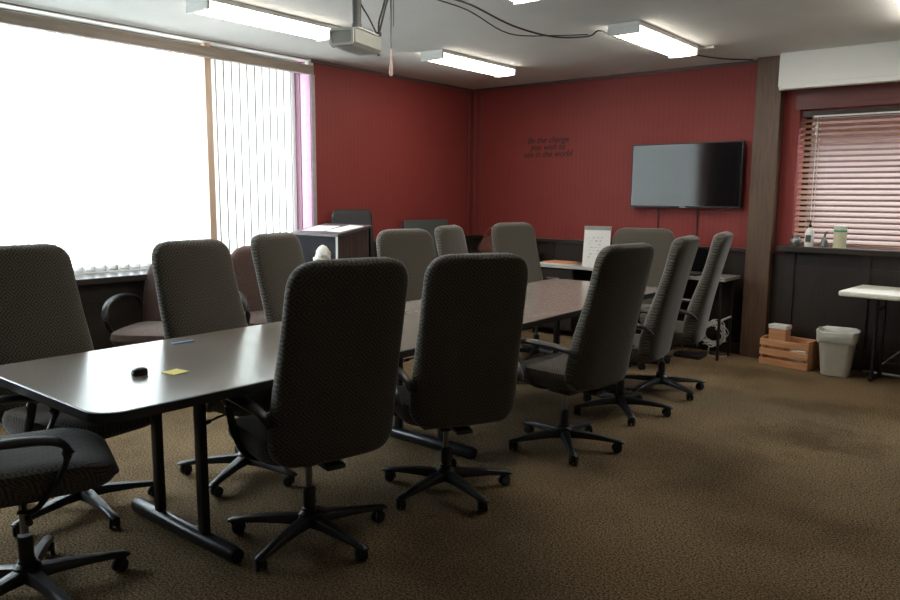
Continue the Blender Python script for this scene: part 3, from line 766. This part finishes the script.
# ------------------------------------------------------------------ projector
t = thing('projector', 'grey projector hanging from a pole below the ceiling', 'projector', (-3.225, 3.10, 2.318), math.radians(15.4))
rings = []
for y, hx, z0, z1 in ((-.165, .070, -.042, .040), (-.155, .082, -.050, .048), (.13, .085, -.050, .050), (.155, .075, -.045, .042)):
    rings.append([(px, y, pz) for px, pz in ((-hx, z0 + .02), (-hx + .02, z0), (hx - .02, z0), (hx, z0 + .02), (hx, z1 - .01), (hx - .01, z1), (-hx + .01, z1), (-hx, z1 - .01))])
MB().loft(rings).build('projector_body', M['proj'], t)
b = MB()
b.loft([rrect(0, 0, .078, .046, .018, 0), rrect(0, 0, .078, .046, .018, .010), rrect(0, 0, .066, .034, .012, .010), rrect(0, 0, .066, .034, .012, .002)], cap=False, mat=Matrix.Translation((0, -.163, 0)) @ Matrix.Rotation(PI / 2, 4, 'X'))
b.build('front_bezel', M['proj_light'], t)
MB().box(-.065, .065, -.166, -.160, -.033, .033).build('front_grille', M['proj'], t, smooth=False)
MB().lathe([(.002, 0), (.030, 0), (.034, .012), (.030, .022), (.024, .022), (.022, .01), (.002, .008)], 20, axis=Matrix.Translation((-.08, -.10, -.01)) @ Matrix.Rotation(-PI / 2, 4, 'Y')).build('lens', M['black_plastic'], t)
MB().box(.055, .083, -.12, .13, .0505, .056).build('top_strip', M['metal_white'], t, smooth=False)
MB().lathe([(.009, 0), (.011, -.012), (.002, -.014)], 12, axis=Matrix.Translation((.065, .14, -.046))).build('adjuster_foot', M['black_plastic'], t)
b = MB(); b.box(-.08, .08, -.05, .05, .056, .066, .002); b.box(-.09, -.07, -.06, .06, .045, .066); b.build('mount_bracket', M['dark_grey'], t, smooth=False)
b = MB(); b.lathe([(.030, .066), (.030, .10), (.026, .105), (.026, .325), (.045, .33), (.045, H - 2.318)], 18); b.build('mount_pole', M['dark_grey'], t)
MB().tube([(.06, .13, .06), (.02, .11, .15), (-.02, .06, .25), (-.01, .04, .34)], .005, 6, smooth=5).tube([(.07, .14, .055), (.06, .15, .13), (.085, .16, .22), (.12, .16, .34)], .006, 6, smooth=5).tube([(.075, .12, .055), (.085, .14, .13), (.10, .16, .22), (.135, .17, .34)], .006, 6, smooth=5).box(.06, .085, .11, .14, .05, .075, .004).build('cables', M['cable'], t)
t = thing('pull_cord', 'thin hanging cord with a pinkish handle beside the projector', 'cord', (-3.25, 3.41, H))
MB().tube([(0, 0, 0), (0, 0, -.33)], .005, 8).tube([(.02, 0, 0), (.02, .0, -.2)], .003, 6).build('cord', M['dark_grey'], t)
MB().tube([(0, 0, -.33), (0, 0, -.37), (0, 0, -.42), (0, 0, -.475), (0, 0, -.49)], [.005, .006, .009, .013, .008], 10).build('handle', M['pink_rod'], t)

# ------------------------------------------------------------------ things by the slatted window
t = thing('wooden_crate', 'orange pine slatted crate on the carpet at the foot of the post', 'crate', (-1.70, 6.80, 0), math.radians(-10))
for s in (-1, 1):
    MB().box(s * .195 - .008, s * .195 + .008, -.13, .13, 0, .245, .002).build('end_panel', M['crate'], t, smooth=False)
    for k in range(3): MB().box(-.21, .21, s * .137 - .006, s * .137 + .006, .004 + .084 * k, .062 + .084 * k, .002).build('slat', M['crate'], t, smooth=False)
MB().box(-.185, .185, -.128, .128, .006, .014).build('bottom_board', M['crate'], t, smooth=False)
t = thing('small_box', 'small orange wooden box with white top standing in the crate', 'box', (-1.80, 6.80, .0145), math.radians(-10))
MB().box(-.075, .075, -.05, .05, 0, .30, .003).build('box_body', M['crate'], t, smooth=False)
MB().box(-.08, .08, -.055, .055, .30, .335, .004).build('box_lid', M['white_paint'], t, smooth=False)
for k, (x, y, r_, lb) in enumerate(((-1.63, 6.74, .3, 'white packet inside the crate near its front slats'), (-1.60, 6.84, -.5, 'white packet deep inside the crate at the back'))):
    tag(MB().box(-.06, .06, -.02, .02, 0, .13, .004).build('paper_packet', M['paper'], smooth=False), lb, 'packet', loc=(x, y, .0145), rz=r_)

t = thing('trash_can', 'off-white trash can with a folded liner on the carpet beside the crate', 'trash can', (-1.315, 6.69, 0), .1)
b = MB(); rings = []
for z, hx in ((0, .098), (.006, .106), (.33, .138), (.345, .145), (.36, .147)): rings.append(rrect(0, 0, hx, hx * .88, .05, z, 6))
for z, hx in ((.36, .140), (.05, .10), (.02, .098)): rings.append(rrect(0, 0, hx, hx * .88, .046, z, 6))
b.loft(rings).build('can_body', M['bin'], t)
b = MB(); rings = []
for i, (z, hx) in enumerate(((.275, .141), (.29, .149), (.335, .152), (.368, .156), (.374, .148), (.365, .136), (.30, .125), (.22, .11))):
    rings.append([(px * (1 + .012 * math.sin(i * 2.1 + k * 1.3)), py * (1 + .012 * math.cos(i + k * .9)), pz + .007 * math.sin(k * .7 + i) + (.006 * random.random())) for k, (px, py, pz) in enumerate(rrect(0, 0, hx, hx * .88, .05, z, 6))])
b.loft(rings, cap=False).build('liner', M['liner'], t)

t = thing('folding_table', 'white plastic folding table at the right edge of the room', 'table', (-.52, 6.54, 0), math.radians(-5))
b = MB(); b.box(-.72, 1.0, -.30, .30, .70, .742, .012, 3); b.build('tabletop', M['ftable'], t)
for x in (-.52, .80):
    b = MB()
    b.tube([(x, .02, .70), (x, .02, .03)], .013, 10); b.tube([(x, .24, .70), (x, .24, .03)], .013, 10); b.tube([(x, -.02, .022), (x, .27, .022)], .015, 10); b.tube([(x, .02, .58), (x, .24, .58)], .010, 8)
    b.build('leg_frame', M['leg_black'], t)
    s = 1 if x < 0 else -1
    MB().tube([(x + s * .05, .1, .14), (x + s * .30, .1, .40), (x + s * .50, .1, .69)], .012, 8, flat=.5).build('brace', M['grey_metal'], t)
MB().tube([(-.65, .27, .025), (.85, .27, .025)], .012, 8).build('floor_bar', M['grey_metal'], t)

# items on the ledge
LZ = 1.0305; LY = YB - .07
t = thing('glass_jar', 'round clear jar at the left end of the window ledge', 'jar', (-1.76, LY, LZ))
MB().lathe([(.002, 0), (.03, 0), (.045, .02), (.048, .045), (.035, .07), (.028, .078), (.03, .085), (.002, .085)], 20).build('jar_body', M['clear'], t)
MB().lathe([(.031, .085), (.031, .095), (.002, .097)], 16).build('lid', M['grey_metal'], t)
t = thing('spray_bottle', 'white pump bottle with a black top on the window ledge', 'bottle', (-1.655, LY, LZ))
MB().lathe([(.002, 0), (.034, 0), (.036, .01), (.036, .12), (.028, .145), (.013, .158), (.013, .165), (.002, .165)], 20).build('bottle_body', M['white_paint'], t)
MB().box(-.022, .022, -.037, -.0355, .04, .10).build('printed_label', M['dark_grey'], t, smooth=False)
MB().lathe([(.014, .165), (.014, .19), (.006, .195), (.006, .225), (.002, .226)], 12).box(-.03, .008, -.006, .006, .215, .228, .003).build('pump', M['black_plastic'], t)
t = thing('small_bottle', 'small dark bottle with slanted nozzle between the pump bottle and canister', 'bottle', (-1.535, LY, LZ))
MB().lathe([(.002, 0), (.028, 0), (.030, .012), (.028, .05), (.018, .075), (.010, .085), (.010, .095), (.002, .096)], 18).build('bottle_body', M['clear'], t)
MB().tube([(0, 0, .09), (.004, 0, .11), (.02, 0, .135)], [.010, .008, .005], 8).build('nozzle', M['black_plastic'], t)
t = thing('canister', 'cream canister with a green band on the window ledge', 'canister', (-1.415, LY, LZ))
MB().lathe([(.002, 0), (.052, 0), (.052, .01), (.050, .012), (.050, .17), (.002, .17)], 24).build('canister_body', M['cream'], t)
MB().lathe([(.0505, .135), (.0515, .137), (.0515, .15), (.0505, .152)], 24).build('band', M['green'], t)
MB().lathe([(.052, .17), (.052, .185), (.048, .188), (.002, .188)], 24).build('lid', M['bin'], t)

# ------------------------------------------------------------------ light
wd = bpy.data.worlds.new('sky'); SC.world = wd; wd.use_nodes = True
bg = wd.node_tree.nodes['Background']
bg.inputs['Color'].default_value = (.82, .91, 1., 1); bg.inputs['Strength'].default_value = 15.0
def portal(name, loc, rot, sx, sy):
    l = bpy.data.lights.new(name, 'AREA'); l.shape = 'RECTANGLE'; l.size = sx; l.size_y = sy
    l.cycles.is_portal = True
    o = bpy.data.objects.new(name, l); COL.objects.link(o); o.location = loc; o.rotation_euler = rot
portal('window_portal', (XL - .29, (WY0 + WY1) / 2, (WZ0 + WZ1) / 2), (0, -PI / 2, 0), WZ1 - WZ0, WY1 - WY0)
portal('blind_portal', ((BX0 + BX1) / 2, YB + .29, (BZ0 + BZ1) / 2), (-PI / 2, 0, 0), BX1 - BX0, BZ1 - BZ0)

# ------------------------------------------------------------------ camera
yaw, pitch, roll, fl = -.682719, .140356, .00727966, 742.581
f = Vector((math.sin(yaw) * math.cos(pitch), math.cos(yaw) * math.cos(pitch), -math.sin(pitch)))
r = Vector((math.cos(yaw), -math.sin(yaw), 0)); u = r.cross(f)
r2 = r * math.cos(roll) + u * math.sin(roll); u2 = u * math.cos(roll) - r * math.sin(roll)
cam = bpy.data.cameras.new('camera'); co = bpy.data.objects.new('camera', cam); COL.objects.link(co)
cam.sensor_fit = 'HORIZONTAL'; cam.sensor_width = 36; cam.lens = fl / 900 * 36; cam.clip_start = .05; cam.clip_end = 200
co.matrix_world = Matrix(((r2.x, u2.x, -f.x, 0), (r2.y, u2.y, -f.y, 0), (r2.z, u2.z, -f.z, 1.45), (0, 0, 0, 1)))
SC.camera = co
vs = SC.view_settings; vs.view_transform = 'Standard'; vs.look = 'None'; vs.gamma = 1; vs.use_curve_mapping = False; vs.exposure = .12
